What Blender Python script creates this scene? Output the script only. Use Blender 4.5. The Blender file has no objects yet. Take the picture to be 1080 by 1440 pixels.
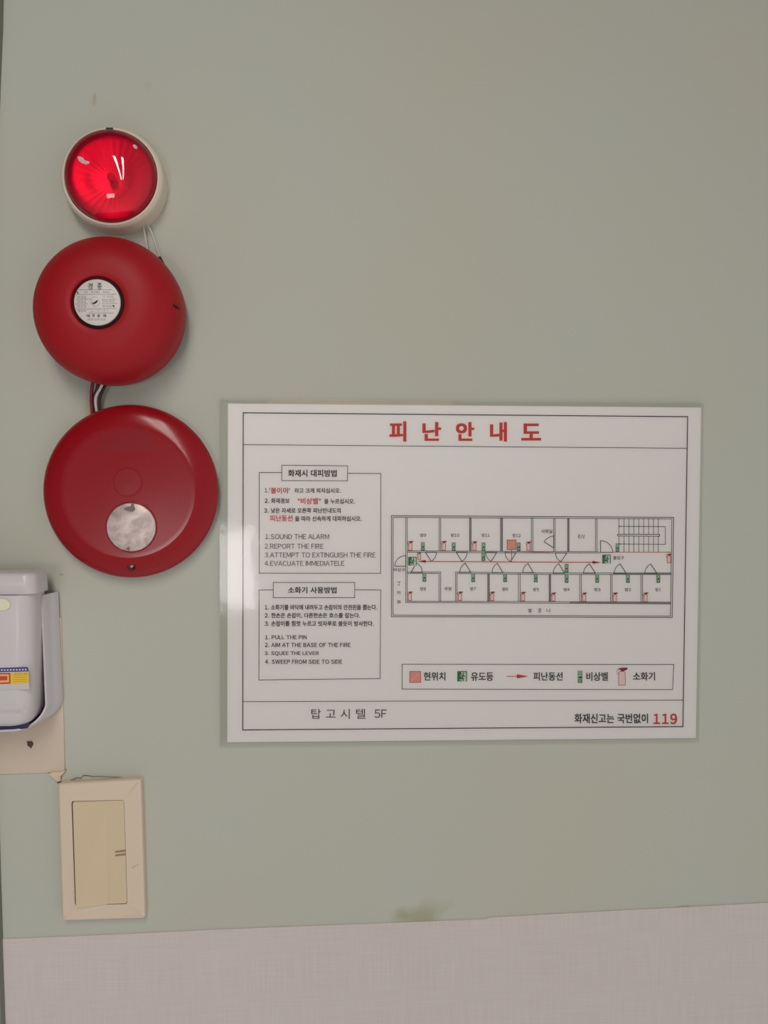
import bpy, bmesh, math, random
from mathutils import Vector, Matrix
C = bpy.context.scene.collection
S = bpy.context.scene
PI = math.pi
random.seed(4)

# ------------------------------------------------------------------ camera
F = 1081.0                       # focal length in pixels of the 1080x1440 frame
PITCH, YAW, ROLL, DIST = 0.02554569, -0.03832207, 0.00456558, 0.67748025
EYE = 1.45                       # camera height above the floor
def _rot():
    cp, sp, cy, sy, cr, sr = (math.cos(PITCH), math.sin(PITCH), math.cos(YAW), math.sin(YAW), math.cos(ROLL), math.sin(ROLL))
    rx = Matrix(((1,0,0),(0,cp,-sp),(0,sp,cp))); ry = Matrix(((cy,0,sy),(0,1,0),(-sy,0,cy))); rz = Matrix(((cr,-sr,0),(sr,cr,0),(0,0,1)))
    return rz @ rx @ ry
RM = _rot()
def _w(v): return Vector((v[0], v[2], -v[1]))      # (right, down, into wall) -> world
cam = bpy.data.cameras.new('camera'); co = bpy.data.objects.new('camera', cam); C.objects.link(co)
r, d, f = _w(RM[0]), _w(RM[1]), _w(RM[2])
m = Matrix((( r.x, -d.x, -f.x, 0), (r.y, -d.y, -f.y, -DIST), (r.z, -d.z, -f.z, EYE), (0,0,0,1)))
co.matrix_world = m
cam.sensor_fit = 'VERTICAL'; cam.sensor_height = 36; cam.sensor_width = 27
cam.lens = 36 * F / 1440; cam.clip_start = 0.01
S.camera = co
def W(px, py, dep=0.0):
    """point in the room, dep metres in front of the wall, seen at this spot of the photograph"""
    q = RM.transposed() @ Vector(((px-540)/F, (py-720)/F, 1))
    k = (DIST - dep) / q[2]
    return Vector((q[0]*k, -dep, EYE - q[1]*k))
def mpp(dep): return (DIST - dep) / F              # metres per pixel at that distance

# ------------------------------------------------------------------ light and exposure
WORLD_LOW, WORLD_HIGH, TUBE = .66, .04, 19.5
wd = bpy.data.worlds.new('world'); S.world = wd; wd.use_nodes = True
wn = wd.node_tree; bg = wn.nodes['Background']                 # stand-in for room bounce, gradient shaped to brighten the wall's lower and right parts
tcw = wn.nodes.new('ShaderNodeTexCoord'); dot = wn.nodes.new('ShaderNodeVectorMath'); dot.operation = 'DOT_PRODUCT'; dot.inputs[1].default_value = (-.6, 0, .8); wn.links.new(tcw.outputs['Generated'], dot.inputs[0])
mrw = wn.nodes.new('ShaderNodeMapRange'); mrw.inputs['From Min'].default_value = -.8; mrw.inputs['From Max'].default_value = .8
mrw.inputs['To Min'].default_value = WORLD_LOW; mrw.inputs['To Max'].default_value = WORLD_HIGH; wn.links.new(dot.outputs['Value'], mrw.inputs['Value'])
wn.links.new(mrw.outputs[0], bg.inputs[1]); bg.inputs[0].default_value = (1.0, .975, .95, 1)
def area(name, loc, target, sx, sy, power, col):
    l = bpy.data.lights.new(name, 'AREA'); l.shape = 'RECTANGLE'; l.size = sx; l.size_y = sy; l.energy = power; l.color = col
    o = bpy.data.objects.new(name, l); C.objects.link(o); o.location = loc
    o.rotation_euler = (Vector(target) - Vector(loc)).to_track_quat('-Z', 'Y').to_euler()
    return o
for x in (-.18, .0):                                         # twin tubes of the corridor's ceiling light, running away from the wall
    o = area('ceiling_tube', (x, -2.6, 2.34), (x, -2.6, 0), .05, 3.4, TUBE, (1.0, .95, .86)); o.rotation_euler = (0, 0, .09)
area('doorway_light', (-.645, -2.5, 1.13), (-.1, 0, 1.4), .46, .32, 5.0, (1.0, .96, .96))
S.view_settings.view_transform = 'Standard'; S.view_settings.look = 'None'
S.view_settings.exposure = 0.0; S.view_settings.gamma = 1; S.view_settings.use_curve_mapping = False

# ------------------------------------------------------------------ materials
def lin(c): return tuple(((v/255)/12.92 if v/255 <= .04045 else ((v/255+.055)/1.055)**2.4) for v in c)
MATS = {}
def mat(name, col, rough=0.5, metal=0.0, coat=0.0, bump=0.0, bscale=200, vary=0.0, vscale=30, spec=0.5):
    if name in MATS: return MATS[name]
    m = bpy.data.materials.new(name); m.use_nodes = True; nt = m.node_tree; p = nt.nodes['Principled BSDF']
    c = lin(col); p.inputs['Base Color'].default_value = (*c, 1)
    p.inputs['Roughness'].default_value = rough; p.inputs['Metallic'].default_value = metal
    p.inputs['Coat Weight'].default_value = coat; p.inputs['Coat Roughness'].default_value = 0.06
    p.inputs['Specular IOR Level'].default_value = spec
    if vary or bump:
        tc = nt.nodes.new('ShaderNodeTexCoord')
    if vary:
        n = nt.nodes.new('ShaderNodeTexNoise'); n.inputs['Scale'].default_value = vscale; n.inputs['Detail'].default_value = 5
        nt.links.new(tc.outputs['Object'], n.inputs['Vector'])
        mx = nt.nodes.new('ShaderNodeMix'); mx.data_type = 'RGBA'
        nt.links.new(n.outputs['Fac'], mx.inputs[0])
        mx.inputs[6].default_value = (*[v*(1-vary) for v in c], 1); mx.inputs[7].default_value = (*[min(1, v*(1+vary)) for v in c], 1)
        nt.links.new(mx.outputs[2], p.inputs['Base Color'])
    if bump:
        n = nt.nodes.new('ShaderNodeTexNoise'); n.inputs['Scale'].default_value = bscale; n.inputs['Detail'].default_value = 3
        nt.links.new(tc.outputs['Object'], n.inputs['Vector'])
        b = nt.nodes.new('ShaderNodeBump'); b.inputs['Strength'].default_value = bump; b.inputs['Distance'].default_value = 0.001
        nt.links.new(n.outputs['Fac'], b.inputs['Height']); nt.links.new(b.outputs[0], p.inputs['Normal'])
    MATS[name] = m
    return m

def wall_material():
    m = bpy.data.materials.new('sage_wall_paint'); m.use_nodes = True; nt = m.node_tree; N = nt.nodes; L = nt.links
    p = N['Principled BSDF']; p.inputs['Roughness'].default_value = 0.62; p.inputs['Specular IOR Level'].default_value = 0.3
    tc = N.new('ShaderNodeTexCoord')
    base = lin((199, 204, 191))
    def noise(scale, detail=4, sx=1, sz=1):
        mp = N.new('ShaderNodeMapping'); mp.inputs['Scale'].default_value = (sx, 1, sz); L.new(tc.outputs['Object'], mp.inputs[0])
        n = N.new('ShaderNodeTexNoise'); n.inputs['Scale'].default_value = scale; n.inputs['Detail'].default_value = detail
        L.new(mp.outputs[0], n.inputs['Vector']); return n
    n1 = noise(4.0, 3); rp = N.new('ShaderNodeValToRGB')
    rp.color_ramp.elements[0].position = .3; rp.color_ramp.elements[1].position = .7
    rp.color_ramp.elements[0].color = (*lin((185, 184, 171)), 1); rp.color_ramp.elements[1].color = (*lin((183, 186, 176)), 1)
    L.new(n1.outputs['Fac'], rp.inputs[0])
    col = rp.outputs[0]
    # old stains with shapes of their own: (spot in the photograph, half sizes in mm, colour, strength)
    for (px, py, rx, rz, c, st) in ((590, 1287, 26, 9, (156, 155, 126), .75), (132, 140, 2.2, 6, (168, 158, 126), .6),
                                   (208, 120, 3, 4, (172, 168, 148), .4), (960, 1275, 8, 2.0, (156, 155, 126), .6),
                                   (610, 1275, 16, 10, (164, 163, 138), .35), (86, 808, 2.0, .8, (140, 136, 120), .7),
                                   (130, 595, 7, 30, (178, 150, 118), .55), (560, 1310, 90, 7, (174, 170, 152), .35),
                                   (75, 930, 13, 62, (204, 186, 162), .25)):
        w = W(px, py)
        sub = N.new('ShaderNodeVectorMath'); sub.operation = 'SUBTRACT'; sub.inputs[1].default_value = w; L.new(tc.outputs['Object'], sub.inputs[0])
        sc = N.new('ShaderNodeVectorMath'); sc.operation = 'MULTIPLY'; sc.inputs[1].default_value = (1000/rx, 0, 1000/rz); L.new(sub.outputs[0], sc.inputs[0])
        nz = noise(60, 3); ns = N.new('ShaderNodeVectorMath'); ns.operation = 'SUBTRACT'; ns.inputs[1].default_value = (.5, .5, .5)
        L.new(nz.outputs['Color'], ns.inputs[0])
        nm = N.new('ShaderNodeVectorMath'); nm.operation = 'MULTIPLY'; nm.inputs[1].default_value = (1.6, 0, 1.6); L.new(ns.outputs[0], nm.inputs[0])
        ad = N.new('ShaderNodeVectorMath'); ad.operation = 'ADD'; L.new(sc.outputs[0], ad.inputs[0]); L.new(nm.outputs[0], ad.inputs[1])
        ln = N.new('ShaderNodeVectorMath'); ln.operation = 'LENGTH'; L.new(ad.outputs[0], ln.inputs[0])
        mr = N.new('ShaderNodeMapRange'); mr.inputs['From Min'].default_value = 1.15; mr.inputs['From Max'].default_value = .45
        mr.inputs['To Min'].default_value = 0; mr.inputs['To Max'].default_value = st; L.new(ln.outputs['Value'], mr.inputs['Value'])
        mx = N.new('ShaderNodeMix'); mx.data_type = 'RGBA'; L.new(mr.outputs[0], mx.inputs[0]); L.new(col, mx.inputs[6]); mx.inputs[7].default_value = (*lin(c), 1)
        col = mx.outputs[2]
    L.new(col, p.inputs['Base Color'])
    nb = noise(420, 2); bp = N.new('ShaderNodeBump'); bp.inputs['Strength'].default_value = .12; bp.inputs['Distance'].default_value = .001
    L.new(nb.outputs['Fac'], bp.inputs['Height']); L.new(bp.outputs[0], p.inputs['Normal'])
    return m

def linen_material():
    m = bpy.data.materials.new('linen_wallpaper'); m.use_nodes = True; nt = m.node_tree; N = nt.nodes; L = nt.links
    p = N['Principled BSDF']; p.inputs['Roughness'].default_value = .8; p.inputs['Specular IOR Level'].default_value = .2
    tc = N.new('ShaderNodeTexCoord')
    def noise(scale, sx, sz, detail=3):
        mp = N.new('ShaderNodeMapping'); mp.inputs['Scale'].default_value = (sx, 1, sz); L.new(tc.outputs['Object'], mp.inputs[0])
        n = N.new('ShaderNodeTexNoise'); n.inputs['Scale'].default_value = scale; n.inputs['Detail'].default_value = detail
        L.new(mp.outputs[0], n.inputs['Vector']); return n.outputs['Fac']
    h = noise(60, .35, 14); v = noise(60, 14, .35); b = noise(6, 1, 1)
    a = N.new('ShaderNodeMath'); a.operation = 'ADD'; L.new(h, a.inputs[0]); L.new(v, a.inputs[1])
    a.operation = 'ADD'
    a2 = N.new('ShaderNodeMath'); a2.operation = 'MULTIPLY_ADD'; L.new(b, a2.inputs[0]); a2.inputs[1].default_value = .5; L.new(a.outputs[0], a2.inputs[2])
    rp = N.new('ShaderNodeValToRGB'); L.new(a2.outputs[0], rp.inputs[0])
    mr = N.new('ShaderNodeMapRange'); mr.inputs['From Min'].default_value = .8; mr.inputs['From Max'].default_value = 1.7; L.new(a2.outputs[0], mr.inputs['Value']); L.new(mr.outputs[0], rp.inputs[0])
    rp.color_ramp.elements[0].color = (*lin((197, 188, 184)), 1); rp.color_ramp.elements[1].color = (*lin((210, 201, 198)), 1)
    L.new(rp.outputs[0], p.inputs['Base Color'])
    bp = N.new('ShaderNodeBump'); bp.inputs['Strength'].default_value = .15; bp.inputs['Distance'].default_value = .0006
    L.new(a.outputs[0], bp.inputs['Height']); L.new(bp.outputs[0], p.inputs['Normal'])
    return m

def film_material():
    m = bpy.data.materials.new('laminate_film'); m.use_nodes = True; nt = m.node_tree; N = nt.nodes; L = nt.links
    N.remove(N['Principled BSDF']); out = N['Material Output']
    t = N.new('ShaderNodeBsdfTransparent'); t.inputs[0].default_value = (.985, .985, .975, 1)
    g = N.new('ShaderNodeBsdfGlossy'); g.inputs['Roughness'].default_value = .07
    fr = N.new('ShaderNodeFresnel'); fr.inputs[0].default_value = 1.45
    tc = N.new('ShaderNodeTexCoord'); n = N.new('ShaderNodeTexNoise'); n.inputs['Scale'].default_value = 45; n.inputs['Detail'].default_value = 3
    L.new(tc.outputs['Object'], n.inputs['Vector'])
    b = N.new('ShaderNodeBump'); b.inputs['Strength'].default_value = .12; b.inputs['Distance'].default_value = .001
    L.new(n.outputs['Fac'], b.inputs['Height']); L.new(b.outputs[0], g.inputs['Normal'])
    mx = N.new('ShaderNodeMixShader'); L.new(fr.outputs[0], mx.inputs[0]); L.new(t.outputs[0], mx.inputs[1]); L.new(g.outputs[0], mx.inputs[2]); L.new(mx.outputs[0], out.inputs[0])
    return m

def lens_material():
    m = bpy.data.materials.new('red_lens_plastic'); m.use_nodes = True; nt = m.node_tree; N = nt.nodes; L = nt.links
    N.remove(N['Principled BSDF']); out = N['Material Output']
    t = N.new('ShaderNodeBsdfTransparent'); t.inputs[0].default_value = (.97, .075, .18, 1)
    df = N.new('ShaderNodeBsdfDiffuse'); df.inputs[0].default_value = (*lin((228, 20, 66)), 1)
    m0 = N.new('ShaderNodeMixShader'); m0.inputs[0].default_value = .16; L.new(t.outputs[0], m0.inputs[1]); L.new(df.outputs[0], m0.inputs[2])
    g = N.new('ShaderNodeBsdfGlossy'); g.inputs['Roughness'].default_value = .03
    fr = N.new('ShaderNodeFresnel'); fr.inputs[0].default_value = 1.5
    mx = N.new('ShaderNodeMixShader'); L.new(fr.outputs[0], mx.inputs[0]); L.new(m0.outputs[0], mx.inputs[1]); L.new(g.outputs[0], mx.inputs[2]); L.new(mx.outputs[0], out.inputs[0])
    return m

M_wall, M_linen, M_film, M_lens = wall_material(), linen_material(), film_material(), lens_material()
M_ink = mat('black_ink', (44, 42, 42), .6)
M_red_ink = mat('red_ink', (206, 52, 42), .6)
M_rose_ink = mat('rose_ink', (230, 176, 162), .6)
M_pale_rose = mat('pale_rose_ink', (238, 214, 208), .6)
M_dark_red_ink = mat('dark_red_ink', (130, 36, 32), .6)
M_green_ink = mat('green_ink', (28, 116, 62), .6)
M_pale_green = mat('pale_green_ink', (186, 206, 184), .6)
M_grey_ink = mat('grey_ink', (150, 147, 145), .6)
M_paper = mat('white_paper', (240, 236, 236), .7, vary=.012, vscale=9)
M_bell = mat('matte_red_paint', (158, 14, 26), .5, bump=.03, bscale=500, spec=.28)
M_box = mat('glossy_red_plastic', (146, 14, 26), .19, spec=.34)
M_ring = mat('cream_plastic', (212, 200, 182), .45, vary=.03)
M_dark = mat('dark_rubber', (34, 26, 24), .6)
M_gap = mat('dark_gap', (40, 28, 22), .8)
M_silver = mat('brushed_silver', (214, 212, 208), .32, 1.0, vary=.06, vscale=60)
M_label = mat('label_metal', (216, 208, 204), .45)
M_white = mat('white_plastic', (203, 197, 199), .3, spec=.5)
M_cradle = mat('cool_white_plastic', (206, 202, 206), .32)
M_navy = mat('navy_plastic', (28, 36, 84), .4)
M_switch = mat('ivory_plastic', (215, 197, 176), .4)
M_rocker = mat('yellowed_ivory_plastic', (210, 190, 160), .42, vary=.03, vscale=40)
M_slot = mat('tan_slot', (150, 124, 96), .7)
M_beige = mat('beige_board', (203, 186, 169), .7, vary=.04, vscale=50)
M_peel = mat('torn_paper', (212, 190, 164), .85, vary=.1, vscale=90)
M_tape = mat('yellowed_tape', (196, 188, 166), .5, vary=.06, vscale=60)

# ------------------------------------------------------------------ mesh helpers
class MB:
    def __init__(s): s.v = []; s.f = []; s.m = []; s.sm = []
    def add(s, vs, fs, mi=0, smooth=False):
        b = len(s.v); s.v += [Vector(v) for v in vs]
        for q in fs: s.f.append([b+i for i in q]); s.m.append(mi); s.sm.append(smooth)
    def build(s, name, mats, parent=None, org=Vector((0,0,0)), sharp=None):
        me = bpy.data.meshes.new(name); me.from_pydata([v-org for v in s.v], [], s.f)
        for mm in (mats if isinstance(mats, (list, tuple)) else [mats]): me.materials.append(mm)
        for p, mi, sm in zip(me.polygons, s.m, s.sm): p.material_index = mi; p.use_smooth = sm
        me.validate()
        bm = bmesh.new(); bm.from_mesh(me); bmesh.ops.recalc_face_normals(bm, faces=bm.faces)
        if sharp:
            for e in bm.edges:
                if len(e.link_faces) == 2 and e.calc_face_angle(0) > sharp: e.smooth = False
        bm.to_mesh(me); bm.free()
        o = bpy.data.objects.new(name, me); C.objects.link(o)
        if parent is not None: o.parent = parent
        return o
def lathe(mb, cx, cz, prof, n=96, mi=0, wob=None, cap=True):
    """prof: (radius, distance from wall) from the back to the front centre"""
    vs, fs = [], []
    for (rr, dd) in prof:
        for k in range(n):
            a = 2*PI*k/n; vs.append((cx+rr*math.cos(a), -dd, cz+rr*math.sin(a)))
    for i in range(len(prof)-1):
        for k in range(n): fs.append((i*n+k, i*n+(k+1) % n, (i+1)*n+(k+1) % n, (i+1)*n+k))
    if cap: fs.append(tuple(range(n))); fs.append(tuple((len(prof)-1)*n+k for k in range(n)))
    mb.add(vs, fs, mi, True)
def arc_prof(r0, d0, r1, d1, n=10):
    """quarter ellipse from (r0,d0) (vertical side) to (r1,d1) (front)"""
    return [(r1+(r0-r1)*math.cos(PI/2*i/n), d0+(d1-d0)*math.sin(PI/2*i/n)) for i in range(n+1)]
def prism(mb, pts, d0, d1, mi=0, bev=0.0):
    """outline (x,z) list extruded from d0 to d1 in front of the wall, front edge bevelled"""
    n = len(pts)
    cx = sum(p[0] for p in pts)/n; cz = sum(p[1] for p in pts)/n
    rings = [(0, d0)]
    if bev:
        for i in range(5):
            a = PI/2*i/4; rings.append((bev*(1-math.cos(a)), d1-bev+bev*math.sin(a)))
    else: rings.append((0, d1))
    vs = []
    for ins, dd in rings:
        for i in range(n):
            if ins == 0: vs.append((pts[i][0], -dd, pts[i][1])); continue
            p, q, rr = Vector(pts[i-1]), Vector(pts[i]), Vector(pts[(i+1) % n])
            e1 = (q-p).normalized(); e2 = (rr-q).normalized()
            n1 = Vector((-e1.y, e1.x)); n2 = Vector((-e2.y, e2.x)); nn = (n1+n2).normalized()
            k = ins/max(.4, nn.dot(n1)); sgn = 1 if nn.dot(Vector((cx, cz))-q) > 0 else -1
            t = q+nn*k*sgn; vs.append((t.x, -dd, t.y))
    fs = [tuple(range(n)), tuple((len(rings)-1)*n+i for i in range(n))]
    for j in range(len(rings)-1):
        for i in range(n): fs.append((j*n+i, j*n+(i+1) % n, (j+1)*n+(i+1) % n, (j+1)*n+i))
    mb.add(vs, fs, mi, bool(bev))
def round_quad(q, rad, n=6):
    """q: four (x,z) corners; returns outline with rounded corners"""
    out = []
    for i in range(4):
        p, a, b = Vector(q[i]), Vector(q[i-1]), Vector(q[(i+1) % 4])
        u = (a-p).normalized(); w = (b-p).normalized()
        for k in range(n+1):
            t = k/n; p0 = p+u*rad; p2 = p+w*rad
            out.append(tuple(p0*(1-t)**2+p*2*t*(1-t)+p2*t*t))
    return out
def pq(pts, dep): return [(W(x, y, dep).x, W(x, y, dep).z) for x, y in pts]
def tube(mb, pts, rad, n=10, mi=0):
    pts = [Vector(p) for p in pts]
    for _ in range(2):
        q = [pts[0]]
        for a, b in zip(pts, pts[1:]): q += [a*.75+b*.25, a*.25+b*.75]
        pts = q+[pts[-1]]
    vs, fs = [], []; up = Vector((.3, 1, .2)).normalized()
    for i, p in enumerate(pts):
        t = (pts[min(i+1, len(pts)-1)]-pts[max(i-1, 0)]).normalized(); a = t.cross(up).normalized(); b = t.cross(a)
        for k in range(n): vs.append(p+rad*(math.cos(2*PI*k/n)*a+math.sin(2*PI*k/n)*b))
    for i in range(len(pts)-1):
        for k in range(n): fs.append((i*n+k, i*n+(k+1) % n, (i+1)*n+(k+1) % n, (i+1)*n+k))
    fs += [tuple(range(n)), tuple((len(pts)-1)*n+k for k in range(n))]
    mb.add(vs, fs, mi, True)
def tag(o, label, cat, group=None):
    o['label'] = label; o['category'] = cat
    if group: o['group'] = group
    return o
def thing(name, label, cat, loc, group=None):
    o = bpy.data.objects.new(name, None); C.objects.link(o); o.location = loc; o.empty_display_size = .03
    return tag(o, label, cat, group)
def structure(o, label=None):
    o['kind'] = 'structure'
    if label: o['label'] = label
    return o

# flat print helpers (pixel frame of the photograph, carried onto the sheet)
def line(mb, x0, y0, x1, y1, w=.8, dep=.0016, mi=0):
    dx, dy = x1-x0, y1-y0; l = math.hypot(dx, dy) or 1; ux, uy = dx/l*w/2, dy/l*w/2
    q = [(x0-ux-uy, y0-uy+ux), (x1+ux-uy, y1+uy+ux), (x1+ux+uy, y1+uy-ux), (x0-ux+uy, y0-uy-ux)]
    mb.add([W(a, b, dep) for a, b in q], [(0, 1, 2, 3)], mi)
def polyl(mb, pts, w=.8, dep=.0016, mi=0, close=False):
    for a, b in zip(pts, pts[1:]+(pts[:1] if close else [])): line(mb, *a, *b, w, dep, mi)
def poly(mb, pts, dep=.0016, mi=0):
    mb.add([W(a, b, dep) for a, b in pts], [tuple(range(len(pts)))], mi)
def rect(mb, x0, y0, x1, y1, dep=.0016, mi=0): poly(mb, [(x0, y0), (x1, y0), (x1, y1), (x0, y1)], dep, mi)
def disc(mb, x, y, rr, dep=.0016, mi=0, n=16, ry=None): poly(mb, [(x+rr*math.cos(2*PI*k/n), y+(ry or rr)*math.sin(2*PI*k/n)) for k in range(n)], dep, mi)
_G = {}
def glyph(ch, off):
    """outline of one character; Latin letters and digits in the sans face that goes with the Hangul"""
    if ch not in _G:
        if ch == 'I': _G[ch] = ([Vector((-.045, 0, 0)), Vector((.045, 0, 0)), Vector((.045, .733, 0)), Vector((-.045, .733, 0))], [(0, 1, 2, 3)])
        else:
            c = bpy.data.curves.new('lettering', 'FONT'); c.body = chr(ord(ch)+0xFEE0) if ch.isascii() and ch.isalnum() else ch; c.resolution_u = 4
            o = bpy.data.objects.new('lettering', c); C.objects.link(o); me = o.to_mesh()
            _G[ch] = ([v.co.copy() for v in me.vertices], [tuple(p.vertices) for p in me.polygons])
            o.to_mesh_clear(); bpy.data.objects.remove(o); bpy.data.curves.remove(c)
    vs, fs = _G[ch]
    if off <= 0: return vs, fs
    out, of = [], []                                           # heavier stroke: the outline struck at small shifts
    for k, (dx, dy) in enumerate(((0, 0), (off, off*.7), (-off, off*.7), (off, -off*.7), (-off, -off*.7))):
        b = len(out); out += [v+Vector((dx, dy, k*1e-5)) for v in vs]; of += [tuple(b+i for i in f) for f in fs]
    return out, of
def glyphs(body, off):
    vs, fs, x = [], [], 0.0
    for ch in body:
        if ch == ' ': x += .30; continue
        gv, gf = glyph(ch, off); b = len(vs)
        if '\uac00' <= ch <= '\ud7a3': dx = x; adv = .92
        else:
            lo = min(v.x for v in gv); hi = max(v.x for v in gv); sb = .035 if ch in "TAVLY" else .05 if not ch in "1." else .075
            dx = x-lo+sb; adv = hi-lo+2*sb
        vs += [Vector((v.x+dx, v.y, v.z)) for v in gv]; fs += [tuple(b+i for i in q) for q in gf]; x += adv
    return vs, fs
def text(mb, body, x0, y0, x1, y1, dep=.0016, mi=0, off=.012, rot=0):
    vs, fs = glyphs(body, off)
    if rot: vs = [Vector((-v.y, v.x, v.z)) for v in vs]
    a0 = min(v.x for v in vs); a1 = max(v.x for v in vs); b0 = min(v.y for v in vs); b1 = max(v.y for v in vs)
    mb.add([W(x0+(v.x-a0)/(a1-a0)*(x1-x0), y1-(v.y-b0)/(b1-b0)*(y1-y0), dep+v.z) for v in vs], fs, mi)

# ------------------------------------------------------------------ setting
mb = MB(); x0, x1, z0, z1 = -1.1, 1.3, .35, 2.45
mb.add([(x0,0,z0),(x1,0,z0),(x1,0,z1),(x0,0,z1),(x0,.08,z0),(x1,.08,z0),(x1,.08,z1),(x0,.08,z1)],
       [(0,1,2,3),(4,5,6,7),(0,1,5,4),(2,3,7,6),(1,2,6,5),(0,3,7,4)])
structure(mb.build('wall_back', M_wall), 'sage green painted wall carrying the alarms and the evacuation plan')
# linen wallpaper covering the lower wall, its top edge slightly sloping and with a small jog
top = [(-14, 1321.5), (6, 1320.5), (60, 1318.5), (120, 1316), (200, 1312.5), (300, 1307.5), (400, 1303.5), (500, 1300), (560, 1297.5), (620, 1295), (684, 1292.6),
       (686, 1290.6), (760, 1286.5), (860, 1281), (960, 1276), (1030, 1272.2), (1090, 1269), (1500, 1248)]
mb = MB(); front = [W(x, y, .0008) for x, y in top]; nb = len(front)
bot = [Vector((p.x, -.0008, .4)) for p in front]
vs = front+bot+[Vector((p.x, .001, p.z)) for p in front]
fs = [(i, i+1, nb+i+1, nb+i) for i in range(nb-1)]+[(i, i+1, 2*nb+i+1, 2*nb+i) for i in range(nb-1)]
mb.add(vs, fs)
structure(mb.build('trim_1', M_linen), 'off-white linen textured wallpaper along the bottom of the wall')
# grey-green edge trim at the far left, bowed a little
mb = MB(); ed = [(6.5, -40), (5, 40), (2, 110), (-2.5, 240), (-5, 420), (-6, 620), (-6, 820), (-4, 1000), (-1, 1120), (2.2, 1240), (5.6, 1340), (9.2, 1442), (11, 1520)]
vs = []
for px, py in ed:
    a = W(px, py, .0); vs += [(a.x, .002, a.z), (a.x-.001, -.007, a.z), (a.x-.0035, -.009, a.z), (a.x-.06, -.009, a.z)]
fs = [(4*i+k, 4*i+k+1, 4*i+k+5, 4*i+k+4) for i in range(len(ed)-1) for k in range(3)]
mb.add(vs, fs)
structure(mb.build('trim_2', mat('grey_green_trim', (118, 120, 106), .6)), 'dark grey-green edge trim at the left of the wall')

# ------------------------------------------------------------------ red alarm beacon
D = .020; c = W(156, 248, D)
t = thing('alarm_beacon', 'red domed alarm beacon in a round cream ring, topmost of the red fire devices', 'alarm light', (c.x, 0, c.z))
R = 70*mpp(D); ri = 64.5*mpp(D)
mb = MB()
prof = [(R*1.0, 0), (R*1.0, D-.006)]+arc_prof(R, D-.006, R-.004, D, 6)[1:]+[(ri+.001, D), (ri, D-.001), (ri-.0005, D-.008), (ri-.003, D-.0105)]
lathe(mb, c.x, c.z, prof, cap=False)
ring = mb.build('base_ring', M_ring, t, t.location, sharp=.9); ring['label'] = 'cream mounting ring'
mb = MB()
nr, vs, fs = 288, [], []
for jr, (rr, dd) in enumerate([(ri-.0012, D-.001), (ri-.004, D-.0022), (.030, D-.0035), (.022, D-.006), (.014, D-.0085), (.008, D-.0095), (.0035, D-.0095)]):
    for k in range(nr):
        a = 2*PI*k/nr; fl_ = .00005*math.cos(30*a)*min(1, rr/.02); vs.append((c.x+rr*math.cos(a), -(dd+fl_), c.z+rr*math.sin(a)))
fs = [(jr*nr+k, jr*nr+(k+1) % nr, (jr+1)*nr+(k+1) % nr, (jr+1)*nr+k) for jr in range(6) for k in range(nr)]+[tuple(6*nr+k for k in range(nr))]
mb.add(vs, fs, 0, True)
mb.build('reflector', mat('reflector_silver', (252, 246, 248), .4, .8), t, t.location)
mb = MB(); lathe(mb, c.x, c.z, [(.0035, D-.0096), (.0035, D-.001)]+arc_prof(.0035, D-.001, .0002, D+.002, 5), 24)
mb.build('flash_tube', mat('bulb_glass', (240, 225, 215), .15), t, t.location)
mb = MB(); rd = ri-.0014; HD = .0165
lathe(mb, c.x, c.z, [(rd, D-.008), (rd, D+.0005)]+[(rd*math.cos(PI/2*i/22)**.95 if i < 22 else .0002, D+.0005+HD*math.sin(PI/2*i/22)) for i in range(1, 23)], 96, cap=False)
lens = mb.build('lens_dome', M_lens, t, t.location); lens['label'] = 'translucent red dome'
mb = MB(); a = pq([(149, 179.5), (158.5, 179.5), (158.8, 184.5), (149.2, 184.5)], D+.001)
prism(mb, a, D-.004, D+.0015, bev=.0004); mb.build('latch', M_dark, t, t.location)['label'] = 'dark latch tab at the top'
# small flat pale grey flecks seated on the lens
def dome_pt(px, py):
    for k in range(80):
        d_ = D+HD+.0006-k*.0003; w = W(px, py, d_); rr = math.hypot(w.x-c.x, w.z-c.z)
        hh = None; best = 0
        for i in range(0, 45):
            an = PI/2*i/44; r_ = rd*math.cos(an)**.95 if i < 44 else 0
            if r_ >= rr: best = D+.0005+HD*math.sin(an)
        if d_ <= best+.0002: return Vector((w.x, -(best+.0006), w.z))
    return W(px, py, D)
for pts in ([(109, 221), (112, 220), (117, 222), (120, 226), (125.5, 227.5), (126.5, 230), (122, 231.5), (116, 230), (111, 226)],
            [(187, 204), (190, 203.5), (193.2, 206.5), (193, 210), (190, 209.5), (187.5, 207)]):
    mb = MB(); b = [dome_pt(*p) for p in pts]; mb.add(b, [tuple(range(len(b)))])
    mb.build('pale_spot', mat('spot_grey', (206, 186, 184), .7), lens, t.location)['label'] = 'pale spot on the dome'

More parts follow.
